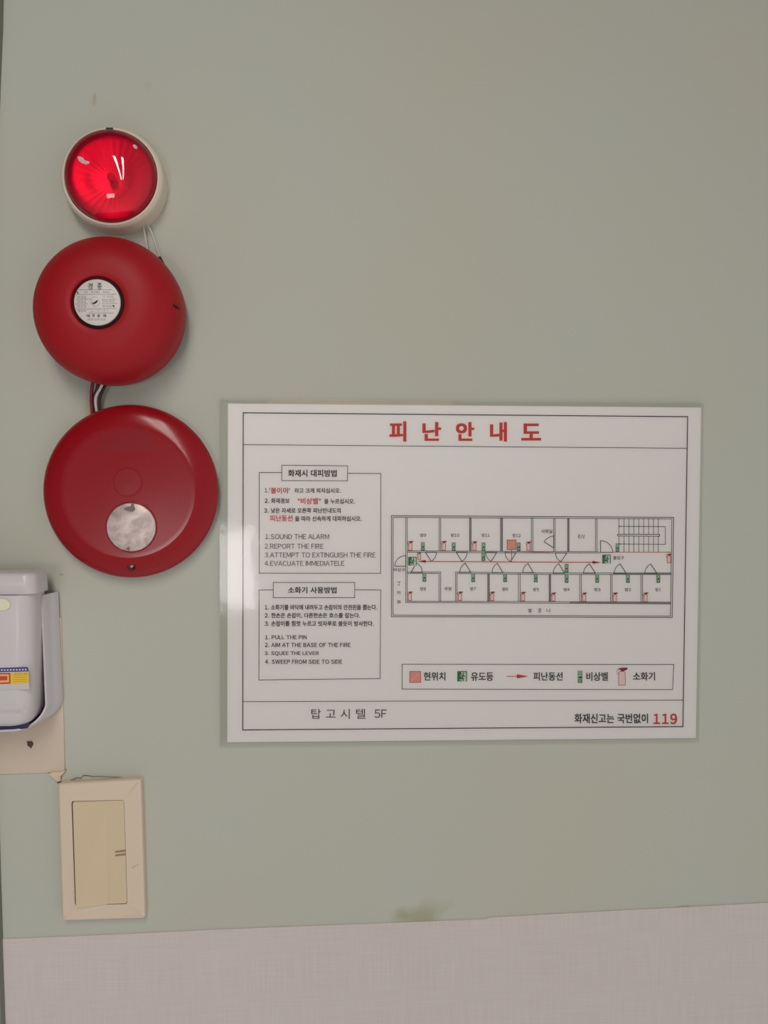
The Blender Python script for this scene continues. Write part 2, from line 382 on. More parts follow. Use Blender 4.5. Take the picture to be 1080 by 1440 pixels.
# ------------------------------------------------------------------ red alarm bell
c = W(136.5, 425, .057); Dm = .026; R = 100.3*mpp(Dm)
t = thing('fire_bell', 'matte red round alarm bell with white printed centre label, between beacon and call box', 'alarm bell', (c.x, 0, c.z))
mb = MB(); lathe(mb, c.x, c.z, [(.030, 0), (.030, .014), (.005, .018)], 48)
mb.build('back_box', mat('dark_red_back', (90, 22, 24), .6), t, t.location)
mb = MB(); rl = 39.5*mpp(.056)
prof = [(R-.0035, .008), (R-.0015, .008), (R-.0005, .012), (R, .020), (R, Dm)]
for i in range(1, 25):
    a = PI/2*i/24; prof.append((rl-.001+(R-rl+.001)*math.cos(a)**.82 if i < 24 else rl-.001, Dm+(.0305)*math.sin(a)**1.0))
prof += [(rl-.0016, .0560), (rl-.0022, .0545)]
prof += [(rl-.0024, .052), (.002, .052)]
lathe(mb, c.x, c.z, prof, 128, cap=False); mb.build('gong', M_bell, t, t.location)
mb = MB(); lathe(mb, c.x, c.z, [(rl-.0026, .0515), (rl-.0026, .0545), (.001, .0545)], 64); mb.build('recess', M_gap, t, t.location)['label'] = 'dark groove round the label'
mb = MB(); r2 = 31.6*mpp(.057)
lathe(mb, c.x, c.z, [(r2, .0545), (r2, .0566), (r2-.0004, .057), (.0002, .057)], 64)
lab = mb.build('name_plate', M_label, t, t.location); lab['label'] = 'white round label with black print'
L8 = lambda x, y: (95+x/12.706, 380+y/12.706)
mb = MB(); dp = .0573
def T8(s, x0, y0, x1, y1, mi=0, off=.0, rot=0): text(mb, s, *L8(x0, y0), *L8(x1, y1), dep=dp, mi=mi, off=off)
T8('경', 357, 228, 446, 340); T8('종', 530, 228, 612, 340)
T8('HQ', 300, 374, 355, 412, 1); T8('TECHNO', 410, 374, 575, 404, 1); T8('60HSC', 625, 374, 755, 404, 1)
def worn(x0, y0, x1, y1, n, mi=1):                              # lines of print too worn to read: broken strokes
    for k in range(n):
        xa = x0+(x1-x0)*k/n; xb = xa+(x1-x0)/n*random.uniform(.45, .8); h_ = (y1-y0)*random.uniform(.3, .5); ym = (y0+y1)/2
        line(mb, *L8(xa, ym-h_), *L8(xb, ym-h_), .35, dp, mi); line(mb, *L8(xa, ym+h_), *L8(xb, ym+h_), .35, dp, mi)
        if k % 2: line(mb, *L8(xa, ym-h_), *L8(xa, ym+h_), .4, dp, mi)
for i in range(4): worn(175, 462+i*82, 340, 496+i*82, 6)
worn(620, 450, 830, 488, 6); worn(620, 537, 850, 568, 8); worn(620, 624, 840, 652, 8); worn(380, 700, 770, 752, 7, 2)
for i, s in enumerate('대우방재'): T8(s, [340, 440, 530, 630][i], 786, [396, 490, 584, 688][i], 842, 0, .01)
worn(355, 866, 690, 893, 12)
for (xa, ya, xb, yb) in ((190, 348, 800, 345), (130, 432, 860, 425), (610, 520, 870, 515), (610, 595, 880, 590), (130, 690, 870, 680), (390, 770, 830, 762), (150, 520, 410, 515), (130, 605, 360, 600)):
    line(mb, *L8(xa, ya), *L8(xb, yb), .45, dp, 1)
poly(mb, [L8(155, 385), L8(180, 378), L8(198, 420), L8(182, 422)], dp, 0)
poly(mb, [L8(806, 622), L8(834, 626), L8(838, 656), L8(812, 652)], dp, 0)
mb.build('label_print', [M_ink, M_grey_ink, mat('faint_ink', (186, 178, 174), .6)], lab, t.location)['label'] = 'black label lettering'
mb = MB(); q = L8(497, 562); w = W(q[0], q[1], .057)
lathe(mb, w.x, w.z, [(.0038, .0566), (.0038, .0576), (.0030, .0581), (.0002, .0583)], 32); mb.build('centre_screw', M_label, lab, t.location)
mb = MB()
for pts in ([L8(432, 570), L8(455, 585), L8(490, 560), L8(530, 530), L8(545, 540), L8(520, 580), L8(480, 605), L8(440, 602)],): poly(mb, pts, .0586, 0)
mb.build('screw_slot', M_ink, lab, t.location)
mb = MB(); a = W(245, 429, .024); b = W(252.5, 434, .024)
tube(mb, [W(244.5, 428.5, .0415), W(248, 430.8, .0395), W(252.5, 434, .0365)], .0008, 8); mb.build('rim_chip', M_dark, t, t.location)['label'] = 'dark nick on the right rim'

# ------------------------------------------------------------------ red manual call box
De, Df = .013, .019
c = W(183, 691, De); R = 120.8*mpp(De)
t = thing('fire_call_box', 'glossy red disc shaped fire alarm box with silver speaker disc, lowest of the red devices', 'fire alarm box', (c.x, 0, c.z))
mb = MB(); lathe(mb, c.x, c.z, [(R-.0022, 0), (R-.0012, .004), (R-.0012, .0078), (.01, .0078)], 128); mb.build('base_plate', mat('pale_grey_base', (196, 190, 184), .5), t, t.location)['label'] = 'pale grey back rim'
mb = MB(); Ri = 93*mpp(Df)
prof = [(R-.004, .0075), (R-.0006, .0075), (R, .009)]+[(Ri+(R-Ri)*(math.cos(1.15*i/14)-math.cos(1.15))/(1-math.cos(1.15)), .009+.0105*math.sin(1.15*i/14)/math.sin(1.15)) for i in range(1, 15)]
prof += [(Ri-.0006, .01955), (Ri-.004, .01945), (.03, .0193), (.0002, .0193)]
lathe(mb, c.x, c.z, prof, 144, cap=False); cov = mb.build('cover', M_box, t, t.location, sharp=.28)
G3 = lambda x, y: (40+x/3.724, 540+y/3.724)
mb = MB(); prism(mb, pq([G3(365, 245), G3(660, 240), G3(662, 352), G3(368, 358)], .0195), .0190, .01945)
mb.build('faded_label', mat('faded_red_label', (138, 15, 27), .27, spec=.3), cov, t.location, sharp=.2)['label'] = 'faint red rectangular label'
# push button: shallow round dish with raised lip
q = G3(521, 515); w = W(*q, .0195); rb = 20*mpp(.0195); mb = MB()
lathe(mb, w.x, w.z, [(rb+.0003, .0188), (rb+.0001, .0195), (rb-.0003, .01975), (rb-.0009, .01975), (rb-.0013, .01955), (rb-.0016, .01955), (rb*.5, .01958), (.0002, .0196)], 64, cap=False)
mb.build('push_button', mat('button_red', (143, 14, 26), .26, spec=.3), t, t.location, sharp=.25)
q = G3(538, 750); w = W(*q, .0205); rs = 33.6*mpp(.0205); mb = MB()
lathe(mb, w.x, w.z, [(rs+.0014, .0188), (rs+.0012, .0199), (rs+.0004, .0201), (rs+.0002, .0193)], 72, cap=False); mb.build('bezel', M_box, t, t.location)
def speaker_mat():
    m = bpy.data.materials.new('worn_silver_disc'); m.use_nodes = True; nt = m.node_tree; N = nt.nodes; L = nt.links; p = N['Principled BSDF']
    p.inputs['Metallic'].default_value = .25; p.inputs['Roughness'].default_value = .38
    tc = N.new('ShaderNodeTexCoord'); n = N.new('ShaderNodeTexNoise'); n.inputs['Scale'].default_value = 75; n.inputs['Detail'].default_value = 4; n.inputs['Distortion'].default_value = 1.2
    L.new(tc.outputs['Object'], n.inputs['Vector']); rp = N.new('ShaderNodeValToRGB'); L.new(n.outputs['Fac'], rp.inputs[0])
    e = rp.color_ramp.elements; e[0].position = .3; e[0].color = (*lin((166, 152, 150)), 1); e[1].position = .62; e[1].color = (*lin((216, 200, 196)), 1)
    k = rp.color_ramp.elements.new(.45); k.color = (*lin((196, 178, 172)), 1)
    L.new(rp.outputs[0], p.inputs['Base Color'])
    b = N.new('ShaderNodeBump'); b.inputs['Strength'].default_value = .12; b.inputs['Distance'].default_value = .001; L.new(n.outputs['Fac'], b.inputs['Height']); L.new(b.outputs[0], p.inputs['Normal'])
    return m
mb = MB(); lathe(mb, w.x, w.z, [(rs, .0188), (rs, .0206), (rs-.0006, .0210), (rs*.5, .0213), (.0002, .0214)], 72, cap=False)
sp = mb.build('speaker_disc', speaker_mat(), t, t.location); sp['label'] = 'worn silver disc'
for pts in ([G3(498, 655), G3(515, 643), G3(536, 640), G3(538, 627), G3(552, 627), G3(553, 640), G3(560, 655), G3(545, 668), G3(520, 664)], [G3(512, 860), G3(526, 852), G3(530, 872), G3(518, 871)]):
    mb = MB(); poly(mb, pts, .0217); mb.build('scuff', mat('scuff_grey', (118, 108, 104), .6), sp, t.location)['label'] = 'dark scuff on the silver disc'
q = G3(543, 954); w = W(*q, .0165); mb = MB()
lathe(mb, w.x, w.z, [(.0036, .010), (.0036, .0181), (.0030, .0184), (.0024, .0176), (.0002, .0174)], 32, cap=False); sc = mb.build('screw', mat('brass_dark', (44, 27, 22), .55, .3), t, t.location); sc['label'] = 'dark brass screw'
mb = MB()
for a in (.4, .4+PI/2):
    ca, sa = math.cos(a)*.0014, math.sin(a)*.0014
    tube(mb, [(w.x-ca, -.0178, w.z-sa), (w.x, -.0178, w.z), (w.x+ca, -.0178, w.z+sa)], .0003, 6)
mb.build('cross_slot', M_ring, sc, t.location)

# ------------------------------------------------------------------ wires
def wire(pts, rad, m, label, group):
    mb = MB(); tube(mb, [W(*p) for p in pts], rad); return tag(mb.build('wire', m), label, 'wire', group)
M_gw = mat('pale_grey_wire', (196, 196, 190), .5); M_bw = mat('brown_wire', (74, 40, 32), .5); M_ww = mat('white_wire', (208, 198, 196), .5); M_rw = mat('red_wire', (120, 26, 32), .5); M_kw = mat('black_wire', (40, 32, 30), .5)
wire([(201, 316, .004), (203, 326, .004), (206, 342, .004), (210, 372, .005)], .0008, M_gw, 'left of two thin pale wires from beacon down to bell', 'thin pale wires under the beacon')
wire([(206, 312, .004), (213, 326, .004), (221, 350, .004), (228, 372, .005), (231, 382, .006)], .0008, M_gw, 'right of two thin pale wires from beacon down to bell', 'thin pale wires under the beacon')
mb = MB(); tube(mb, [W(224.2, 361.5, .0058), W(226.5, 366, .0058), W(229, 371, .006)], .0014); tag(mb.build('wire_clip', M_dark), 'small dark clip on the pale wire at the bell rim', 'clip')
g = 'wires between the bell and the call box'
wire([(131, 534, .010), (129, 548, .009), (128, 562, .007), (130, 584, .006)], .0014, M_rw, 'dark red wire, leftmost between bell and call box', g)
wire([(146, 534, .012), (142, 545, .012), (135, 556, .010), (134, 566, .009), (137, 584, .006)], .0012, M_ww, 'whitish wire bending between bell and call box', g)
wire([(138, 534, .009), (138, 546, .006), (131, 560, .005), (132, 582, .004)], .0016, M_bw, 'dark brown wire behind the whitish one below the bell', g)
wire([(152, 536, .008), (146, 546, .008), (140, 558, .008), (139, 582, .006)], .0012, M_kw, 'black wire, rightmost between bell and call box', g)

# ------------------------------------------------------------------ beige backing board, torn paper and crack
d = .0014
mb = MB(); prism(mb, pq([(-60, 870), (86, 868), (91, 1086), (-60, 1091)], d), -.0005, d, bev=.0005)
t = thing('backing_board', 'beige board on the wall behind the emergency torch, screw below it', 'board', W(20, 1085, 0))
mb.build('board', M_beige, t, t.location)
w = W(43, 1046, d); mb = MB(); lathe(mb, w.x, w.z, [(.0024, .0012), (.0024, .0024), (.0016, .0030), (.0002, .0028)], 20, cap=False)
tube(mb, [W(38, 1043, .0024), W(43, 1047, .0027), W(43.5, 1052, .0024)], .0006, 6)
mb.build('screw', mat('rusty_screw', (84, 70, 60), .5, .5), t, t.location)['label'] = 'dark rusty screw'
mb = MB(); H4 = lambda x, y: (x/4.5, 790+y/4.5)
tear = [H4(300, 1345), H4(330, 1332), H4(385, 1330), H4(415, 1318), H4(400, 1340), H4(380, 1362), H4(384, 1385), H4(362, 1394), H4(340, 1375), H4(318, 1358)]
prism(mb, pq(tear, .003), .0002, .003, bev=.0004)
tag(mb.build('torn_paper', M_peel), 'torn beige paper flap under the corner of the beige board', 'torn paper')
mb = MB(); I5 = lambda x, y: (60+x/5.76, 1070+y/5.76)
crack = [(118, 178), (150, 170), (200, 162), (240, 154), (275, 136), (310, 140), (330, 118), (375, 121), (410, 127), (470, 126), (560, 130), (650, 134), (730, 138), (745, 128), (790, 140)]
wd_ = [1.5, 1.3, 1.1, .9, .8, .8, .9, .8, .6, .45, .4, .5, .6, .7, .4]
vs, fs = [], []
for (x, y), ww in zip(crack, wd_):
    p = I5(x, y); vs += [W(p[0], p[1]-ww*.55, .0002), W(p[0], p[1], .0012), W(p[0], p[1]+ww*.55, .0002)]
for i in range(len(crack)-1): fs += [(3*i, 3*i+1, 3*i+4, 3*i+3), (3*i+1, 3*i+2, 3*i+5, 3*i+4)]
mb.add(vs, fs); tag(mb.build('crack', mat('crack_dark', (88, 78, 66), .9)), 'jagged dark crack line along the top of the light switch', 'crack')
mb = MB(); prism(mb, pq([I5(450, 153), I5(560, 148), I5(740, 137), I5(800, 143), I5(800, 160), I5(450, 166)], .001), .0, .0012)
tag(mb.build('torn_paper', M_peel), 'thin strip of bare beige paper above the top right of the light switch', 'torn paper')

# ------------------------------------------------------------------ cradle and emergency torch
t = thing('wall_cradle', 'white curved wall cradle holding the emergency torch above the beige board', 'holder', W(0, 1028, 0))
xr = W(87, 930, .004).x; zb = W(30, 1029, .030).z; zt = W(83, 834, .012).z; xc = W(-12, 900, .03).x
hw = xr-xc; cr = .022
path = []                      # U outline in the front view, from top right round the bottom to top left
nz = 14
for i in range(nz+1):
    s = i/nz; z = zt+(zb+cr-zt)*s; path.append((xc+hw*(.93+.07*s), z))
for i in range(1, 13):
    a = PI/2*i/12; path.append((xr-cr*1.3+cr*1.3*math.cos(a), zb+cr-cr*math.sin(a)))
path.append((xc, zb-.0008))
path = path+[(2*xc-x, z) for x, z in reversed(path[:-1])]
n = len(path); mb = MB(); rows = []
th = .0017
for i, (x, z) in enumerate(path):
    p = Vector(path[max(0, i-1)]); q = Vector(path[min(n-1, i+1)]); tt = (q-p).normalized(); nn = Vector((-tt.y, tt.x))   # points to the inside or outside
    if nn.dot(Vector((xc, zt))-Vector((x, z))) < 0: nn = -nn
    k = min(1, abs(i-(n-1)/2)/((n-1)/2))
    kw = min(1, max(0, (abs(i-(n-1)/2)-1)/11)); kk = .3+.7*kw*kw*(3-2*kw)
    fd = .0335-.0085*kw
    sec = [(0, .002), (.0004*kk, .008), (.0020*kk, .012), (.0030*kk, .016), (.0034*kk, fd-.005), (.0042*kk, fd-.0015), (.0046*kk, fd), (.0046*kk+th, fd-.0005), (.0034*kk+th, fd-.0055), (.0030*kk+th, .016), (.0020*kk+th, .012), (th, .008), (th, .002)]
    rows.append([(x+nn.x*o_, -dd, z+nn.y*o_) for o_, dd in sec])
m_ = len(rows[0]); vs = [v for r_ in rows for v in r_]
fs = [(i*m_+k, i*m_+k+1, (i+1)*m_+k+1, (i+1)*m_+k) for i in range(n-1) for k in range(m_-1)]+[tuple(range(m_)), tuple((n-1)*m_+k for k in range(m_))]
mb.add(vs, fs, 0, True); mb.build('side_guard', M_cradle, t, t.location, sharp=1.0)
mb = MB(); q = [(xc-hw*.93, zt-.012), (xc+hw*.93, zt-.012), (xr-.004, zb+.012), (2*xc-xr+.004, zb+.012)]
prism(mb, round_quad(q, .008), .0024, .005); mb.build('back_panel', M_cradle, t, t.location)
mb = MB(); q = pq([(-60, 1012), (38, 1012), (42, 1019), (38, 1024.2), (30, 1025.6), (-36, 1025.6), (-58, 1023), (-66, 1018)], .032)
prism(mb, q, .010, .0322, bev=.0006); mb.build('rubber_pad', M_navy, t, t.location)['label'] = 'navy blue pad at the bottom'

t = thing('emergency_torch', 'white emergency torch with blue and yellow sticker in wall cradle, cut by left edge', 'torch', W(0, 1020, .02))
def rsec(hx, d0, d1, rad, n=8, e=0):
    pts = []
    for (sx, dd, a0) in ((1, d0, -PI/2), (1, d1, 0), (-1, d1, PI/2), (-1, d0, PI)):
        cx_ = sx*(hx-rad); cd = dd+rad if dd == d0 else dd-rad
        for k in range(n+1):
            a = a0+PI/2*k/n; pts.append((cx_+rad*math.cos(a), cd+rad*math.sin(a)))
    return pts
def loft(mb, secs):
    m_ = len(secs[0][1]); vs = [(xc+x, -dd, z) for z, ps in secs for x, dd in ps]
    fs = [(i*m_+k, i*m_+(k+1) % m_, (i+1)*m_+(k+1) % m_, (i+1)*m_+k) for i in range(len(secs)-1) for k in range(m_)]
    fs += [tuple(range(m_)), tuple((len(secs)-1)*m_+k for k in range(m_))]
    mb.add(vs, fs, 0, True)
fb = .046
ztop = W(20, 837.5, fb).z; zbot = W(20, 1023, fb-.006).z; zcap = W(20, 805.5, .042).z
hx = W(61, 900, .020).x-xc
mb = MB(); secs = []
for s, dx, dd in ((0, 0, 0), (.02, .0004, .0003), (.25, .0006, .0006), (.5, .0002, .0008), (.75, -.0006, .0006), (.88, -.0016, 0), (.94, -.0032, -.0016), (.975, -.006, -.004), (.995, -.010, -.008), (1.0, -.016, -.013)):
    secs.append((ztop+(zbot-ztop)*s, rsec(hx+dx, .008+max(0, -dd)*.6, fb+dd, .012)))
loft(mb, secs); body = mb.build('body', M_white, t, t.location, sharp=1.2)
hc = W(70, 820, .014).x-xc; mb = MB()
secs = [(ztop+.0004, rsec(hc-.0012, .010, fb-.001, .010)), (ztop+.001, rsec(hc, .0095, fb, .010)), (zcap-.003, rsec(hc-.0008, .0095, fb-.0012, .010)), (zcap-.0006, rsec(hc-.0018, .0105, fb-.0026, .009)), (zcap, rsec(hc-.0034, .012, fb-.0045, .008))]
loft(mb, secs); mb.build('cap', M_white, t, t.location, sharp=1.2)
ds = fb+.0009
mb = MB(); disc(mb, *H4(15, 272), 11.2, ds+.0001, 0, 28, 8.2); mb.build('glow_sticker', mat('glow_yellow', (222, 224, 190), .5), body, t.location)['label'] = 'pale yellow round sticker'
mb = MB()
poly(mb, [H4(-120, 700), H4(180, 665), H4(184, 806), H4(-120, 815)], ds+.0001, 0)
poly(mb, [H4(-120, 712), H4(168, 667), H4(178, 672), H4(180, 694), H4(-120, 702)] if False else [H4(-120, 676), H4(172, 666), H4(180, 674), H4(180, 694), H4(-120, 702)], ds+.0002, 1)
poly(mb, [H4(66, 704), H4(182, 698), H4(182, 766), H4(66, 774)], ds+.0002, 2)
poly(mb, [H4(-120, 706), H4(66, 703), H4(67, 772), H4(-120, 778)], ds+.0002, 3)
poly(mb, [H4(-110, 716), H4(56, 712), H4(57, 762), H4(-110, 768)], ds+.0003, 4)
poly(mb, [H4(-100, 726), H4(46, 723), H4(46, 750), H4(-100, 755)], ds+.0004, 3)
for i in range(9): rect(mb, *H4(5+i*19, 681-i*.4), *H4(17+i*19, 690-i*.4), ds+.0004, 0)
for yy in (716, 730, 745, 757): rect(mb, *H4(82, yy), *H4(172, yy+1.6), ds+.0003, 5)
for xx in (95, 112, 130, 150, 163): rect(mb, *H4(xx, 704), *H4(xx+8, 710), ds+.0003, 5)
mb.build('sticker', [mat('sticker_silver', (200, 196, 190), .35), mat('sticker_blue', (62, 58, 140), .4), mat('sticker_yellow', (232, 190, 50), .4), mat('sticker_red', (190, 70, 40), .4), mat('sticker_orange', (238, 178, 110), .4), mat('sticker_brown', (170, 130, 40), .5)], body, t.location)['label'] = 'blue, yellow and red sticker'
mb = MB(); text(mb, 'MADE IN KOREA', *H4(-70, 938), *H4(172, 958), dep=ds-.0004, off=0); mb.build('moulded_lettering', mat('moulded_grey', (204, 203, 208), .35), body, t.location)

# ------------------------------------------------------------------ light switch
P = I5; dsw = .0085
cor = [I5(118, 188), I5(795, 150), I5(829, 1280), I5(153, 1302)]
t = thing('light_switch', 'ivory wall light switch with yellowed rocker, above the linen wallpaper', 'light switch', W(143, 1197, 0))
mb = MB(); out = round_quad(pq(cor, dsw), .003)
# plate with a window: outer shell and a frame of faces round the opening
op = round_quad(pq([I5(232, 326), I5(660, 316), I5(687, 1160), I5(262, 1172)], dsw), .0022)
N_ = len(out); rings = [(out, 0, 0.0), (out, 0, dsw-.0025)]
cx_ = sum(p[0] for p in out)/N_; cz_ = sum(p[1] for p in out)/N_
def inset(pts, k):
    res = []
    for i in range(len(pts)):
        a, b, e = Vector(pts[i-1]), Vector(pts[i]), Vector(pts[(i+1) % len(pts)])
        nn = Vector((-(e-a).y, (e-a).x)).normalized()
        if nn.dot(Vector((cx_, cz_))-b) < 0: nn = -nn
        res.append(tuple(b+nn*k))
    return res
ringv = [[(x, 0.0005, z) for x, z in out], [(x, -(dsw-.0025), z) for x, z in out]]
for i in range(1, 6):
    a = PI/2*i/5; ringv.append([(x, -(dsw-.0025+.0025*math.sin(a)), z) for x, z in inset(out, .0025*(1-math.cos(a)))])
ringv.append([(x, -dsw, z) for x, z in op]); ringv.append([(x, -(dsw-.005), z) for x, z in op])
for j in range(len(ringv)-1):
    flat = j == len(ringv)-3
    if flat or j in (0, len(ringv)-2): base = ringv[j]+ringv[j+1]; mb.add(base, [(i, (i+1) % N_, N_+(i+1) % N_, N_+i) for i in range(N_)], 0, False)
mid = ringv[1:-2]; mb.add([v for r_ in mid for v in r_], [(j*N_+i, j*N_+(i+1) % N_, (j+1)*N_+(i+1) % N_, (j+1)*N_+i) for j in range(len(mid)-1) for i in range(N_)], 0, True); pl = mb.build('plate', M_switch, t, t.location, sharp=.6)
mb = MB(); prism(mb, inset(op, -.0012), .001, .0042); mb.build('inner_box', M_gap, t, t.location)['label'] = 'dark gap round the rocker'
dr = dsw+.0004
def slab(pts4, tops, bot, bev=.0006):
    """pts4: four pixel corners; tops: front distance at each corner"""
    mb = MB(); n = 24; out = []
    fr = [W(p[0], p[1], dsw) for p in pts4]
    q = round_quad([(p.x, p.z) for p in fr], .0018)
    z_t = (fr[0].z+fr[1].z)/2; z_b = (fr[2].z+fr[3].z)/2; xl = (fr[0].x+fr[3].x)/2; x_r = (fr[1].x+fr[2].x)/2
    def top(x, z):
        u = (x-xl)/(x_r-xl); v = (z_t-z)/(z_t-z_b)
        return (tops[0]*(1-u)+tops[1]*u)*(1-v)+(tops[3]*(1-u)+tops[2]*u)*v
    q2 = []
    c2 = Vector((sum(p[0] for p in q)/len(q), sum(p[1] for p in q)/len(q)))
    for p in q: v = Vector(p)-c2; q2.append(tuple(c2+v*(1-bev/max(v.length, 1e-6))))
    m_ = len(q); vs = [(x, -bot, z) for x, z in q]+[(x, -(top(x, z)-bev), z) for x, z in q]+[(x, -top(x, z), z) for x, z in q2]
    fs = [tuple(range(m_)), tuple(2*m_+i for i in range(m_))]+[(j*m_+i, j*m_+(i+1) % m_, (j+1)*m_+(i+1) % m_, (j+1)*m_+i) for j in range(2) for i in range(m_)]
    mb.add(vs, fs, 0, False); return mb
rk = slab([I5(240, 334), I5(658, 320), I5(684, 1154), I5(268, 1172)], [dsw-.0006, dsw+.0001, dsw+.0001, dsw-.0001], .004, .0003).build('rocker', M_rocker, t, t.location)
pd = slab([I5(243, 338), I5(525, 330), I5(536, 1158), I5(280, 1186)], [dsw-.0004, dsw-.00008, dsw+.0006, dsw+.0024], .004, .0002).build('paddle', M_rocker, t, t.location)
mb = MB()
for y in (728, 757): prism(mb, pq([I5(588, y+5), I5(672, y-7), I5(673, y+6), I5(588, y+14)], dr), .006, dr+.0003)
mb.build('indicator_slot', M_slot, rk, t.location)['label'] = 'two tan slots at the right edge'
mb = MB()
for i in range(9): line(mb, *I5(645+i*15, 1262), *I5(654+i*15, 1254), .9, dsw+.0001)
mb.build('maker_mark', mat('mark_tan', (216, 192, 172), .5), pl, t.location)
mb = MB(); line(mb, *I5(724, 866), *I5(776, 838), .5, dsw+.0001); mb.build('scratch', M_slot, pl, t.location)

# ------------------------------------------------------------------ old tape
mb = MB()
poly(mb, [(372, 569), (384, 561.5), (470, 561.5), (560, 563.5), (636, 564.5), (637, 575), (372, 574)], .0003)
tag(mb.build('tape_strip', M_tape), 'yellowed strip of old tape peeking out above the evacuation plan', 'tape')

# ------------------------------------------------------------------ evacuation plan
t = thing('evacuation_plan', 'laminated white Korean evacuation plan sheet with floor plan and red heading', 'sign', W(650, 1040, 0))
org = t.location
def grid_slab(q, d0, d1, nx, ny):
    mb = MB(); 
    def pt(u, v, dd):
        a = Vector(q[0])*(1-u)+Vector(q[1])*u; b = Vector(q[3])*(1-u)+Vector(q[2])*u; p = a*(1-v)+b*v; return W(p.x, p.y, dd)
    c4 = [(0, 0), (1, 0), (1, 1), (0, 1)]
    vs = [pt(u, v, d0) for u, v in c4]+[pt(u, v, d1) for u, v in c4]
    mb.add(vs, [(0, 1, 2, 3), (4, 5, 6, 7), (0, 1, 5, 4), (1, 2, 6, 5), (2, 3, 7, 6), (3, 0, 4, 7)]); return mb
grid_slab([(320.5, 567.5), (986, 573), (978.5, 1038), (319.5, 1044)], .0006, .0014, 1, 1).build('paper', M_paper, t, org)
q_ = [(309, 562), (990, 566.5), (983, 1043), (309, 1050)]
mb = MB(); mb.add([W(*p_, .0020) for p_ in q_]+[W(*p_, .0016) for p_ in q_], [(0, 1, 2, 3), (0, 1, 5, 4), (1, 2, 6, 5), (2, 3, 7, 6), (3, 0, 4, 7)])
fl = mb.build('laminate_film', M_film, t, org); fl['label'] = 'clear glossy laminate film'
def A(x, y): return (540+x/5.143, 710+y/5.141)
def B(x, y): return (740+x/4.909, 710+y/4.911)
def E6(x, y): return (300+x/4.154, 550+y/4.156)
def E7(x, y): return (300+x/4.154, 800+y/4.154)
def E4(x, y): return (540+x/2.348, 880+y/2.348)
def TX(mb, fn, s, x0, y0, x1, y1, off=.012, mi=0, rot=0): text(mb, s, *fn(x0, y0), *fn(x1, y1), off=off, mi=mi, rot=rot)
mb = MB(); polyl(mb, [(342, 580.5), (967, 586), (960.4, 1021.8), (341.4, 1026.5)], 1.3, close=True)
line(mb, 342, 625.3, 966.3, 630.4, .8); line(mb, 341.6, 986.8, 961, 984.6, .8); mb.build('border_lines', M_ink, t, org)
mb = MB()
for s, xa, xb, ya, yb in (('피', 547.5, 571.5, 592.5, 621), ('난', 594, 620.5, 593.5, 620), ('안', 641, 667, 593.5, 620), ('내', 689, 713, 593.5, 621), ('도', 733, 761, 595.5, 619.5)):
    text(mb, s, xa, ya, xb, yb, off=.035)
mb.build('title_lettering', M_red_ink, t, org)['label'] = 'large red heading letters'
# evacuation instructions
mb = MB()
polyl(mb, [E6(400, 433), E6(785, 437), E6(783, 524), E6(400, 523)], .8, close=True)
polyl(mb, [E6(400, 476), E6(268, 476), E6(268, 1064), E6(977, 1065), E6(979, 482), E6(785, 480)], .8)
TX(mb, E6, '화재시 대피방법', 436, 459, 721, 501, .025)
for s, *b in (('1.', 300, 568, 322, 592), ('라고 크게 외치십시오.', 475, 567, 745, 596), ('2. 화재경보', 300, 626, 445, 656), ('을 누르십시오.', 647, 629, 827, 659),
              ('3. 낮은 자세로 오른쪽 피난안내도의', 297, 683, 744, 713), ('을 따라 신속하게 대피하십시오.', 477, 730, 867, 761)): TX(mb, E6, s, *b, .022)
for s, *b in (('1.SOUND THE ALARM', 303, 836, 676, 865), ('2.REPORT THE FIRE', 299, 892, 643, 921), ('3.ATTEMPT TO EXTINGUISH THE FIRE', 300, 943, 947, 972), ('4.EVACUATE IMMEDIATELE', 299, 992, 765, 1021)): TX(mb, E6, s, *b, -.004)
ib = mb.build('evacuation_instructions', M_ink, t, org)
mb = MB()
for s, *b in (("'불이야'", 327, 563, 447, 599), ('"비상벨"', 493, 624, 627, 661), ('피난동선', 330, 725, 463, 761)): TX(mb, E6, s, *b, .02)
mb.build('red_lettering', M_red_ink, ib, org)['label'] = 'red words'
# extinguisher instructions
mb = MB()
polyl(mb, [E7(350, 79), E7(826, 79), E7(826, 168), E7(350, 168)], .8, close=True)
polyl(mb, [E7(350, 123), E7(267, 123), E7(266, 649), E7(974, 641), E7(978, 123), E7(826, 122)], .8)
TX(mb, E7, '소화기 사용방법', 436, 105, 720, 143, .025)
for s, *b in (('1. 소화기를 바닥에 내려두고 손잡이의 안전핀을 뽑는다.', 300, 209, 957, 240), ('2. 한손은 손잡이, 다른한손은 호스를 잡는다.', 300, 257, 857, 288), ('3. 손잡이를 힘껏 누르고 빗자루로 쓸듯이 방사한다.', 300, 304, 937, 335)): TX(mb, E7, s, *b, .024)
for s, *b in (('1. PULL THE PIN', 302, 388, 545, 411), ('2. AIM AT THE BASE OF THE FIRE', 301, 432, 802, 457), ('3. SQUEE THE LEVER', 300, 482, 616, 508), ('4. SWEEP FROM SIDE TO SIDE', 302, 530, 753, 555)): TX(mb, E7, s, *b, .02)
mb.build('extinguisher_instructions', M_ink, t, org)
mb = MB(); TX(mb, E7, '탑 고 시 텔', 572, 818, 888, 876, -.004); TX(mb, E7, '5F', 941, 822, 1012, 870, -.006); mb.build('building_name_lettering', M_ink, t, org); mb = MB()
TX(mb, E4, '화재신고는 국번없이', 629, 290, 872, 322, .025); fo = mb.build('emergency_call_lettering', M_ink, t, org)
mb = MB(); TX(mb, E4, '119', 889, 290, 968, 325, .03); mb.build('emergency_number', M_red_ink, fo, org)['label'] = 'red number 119'

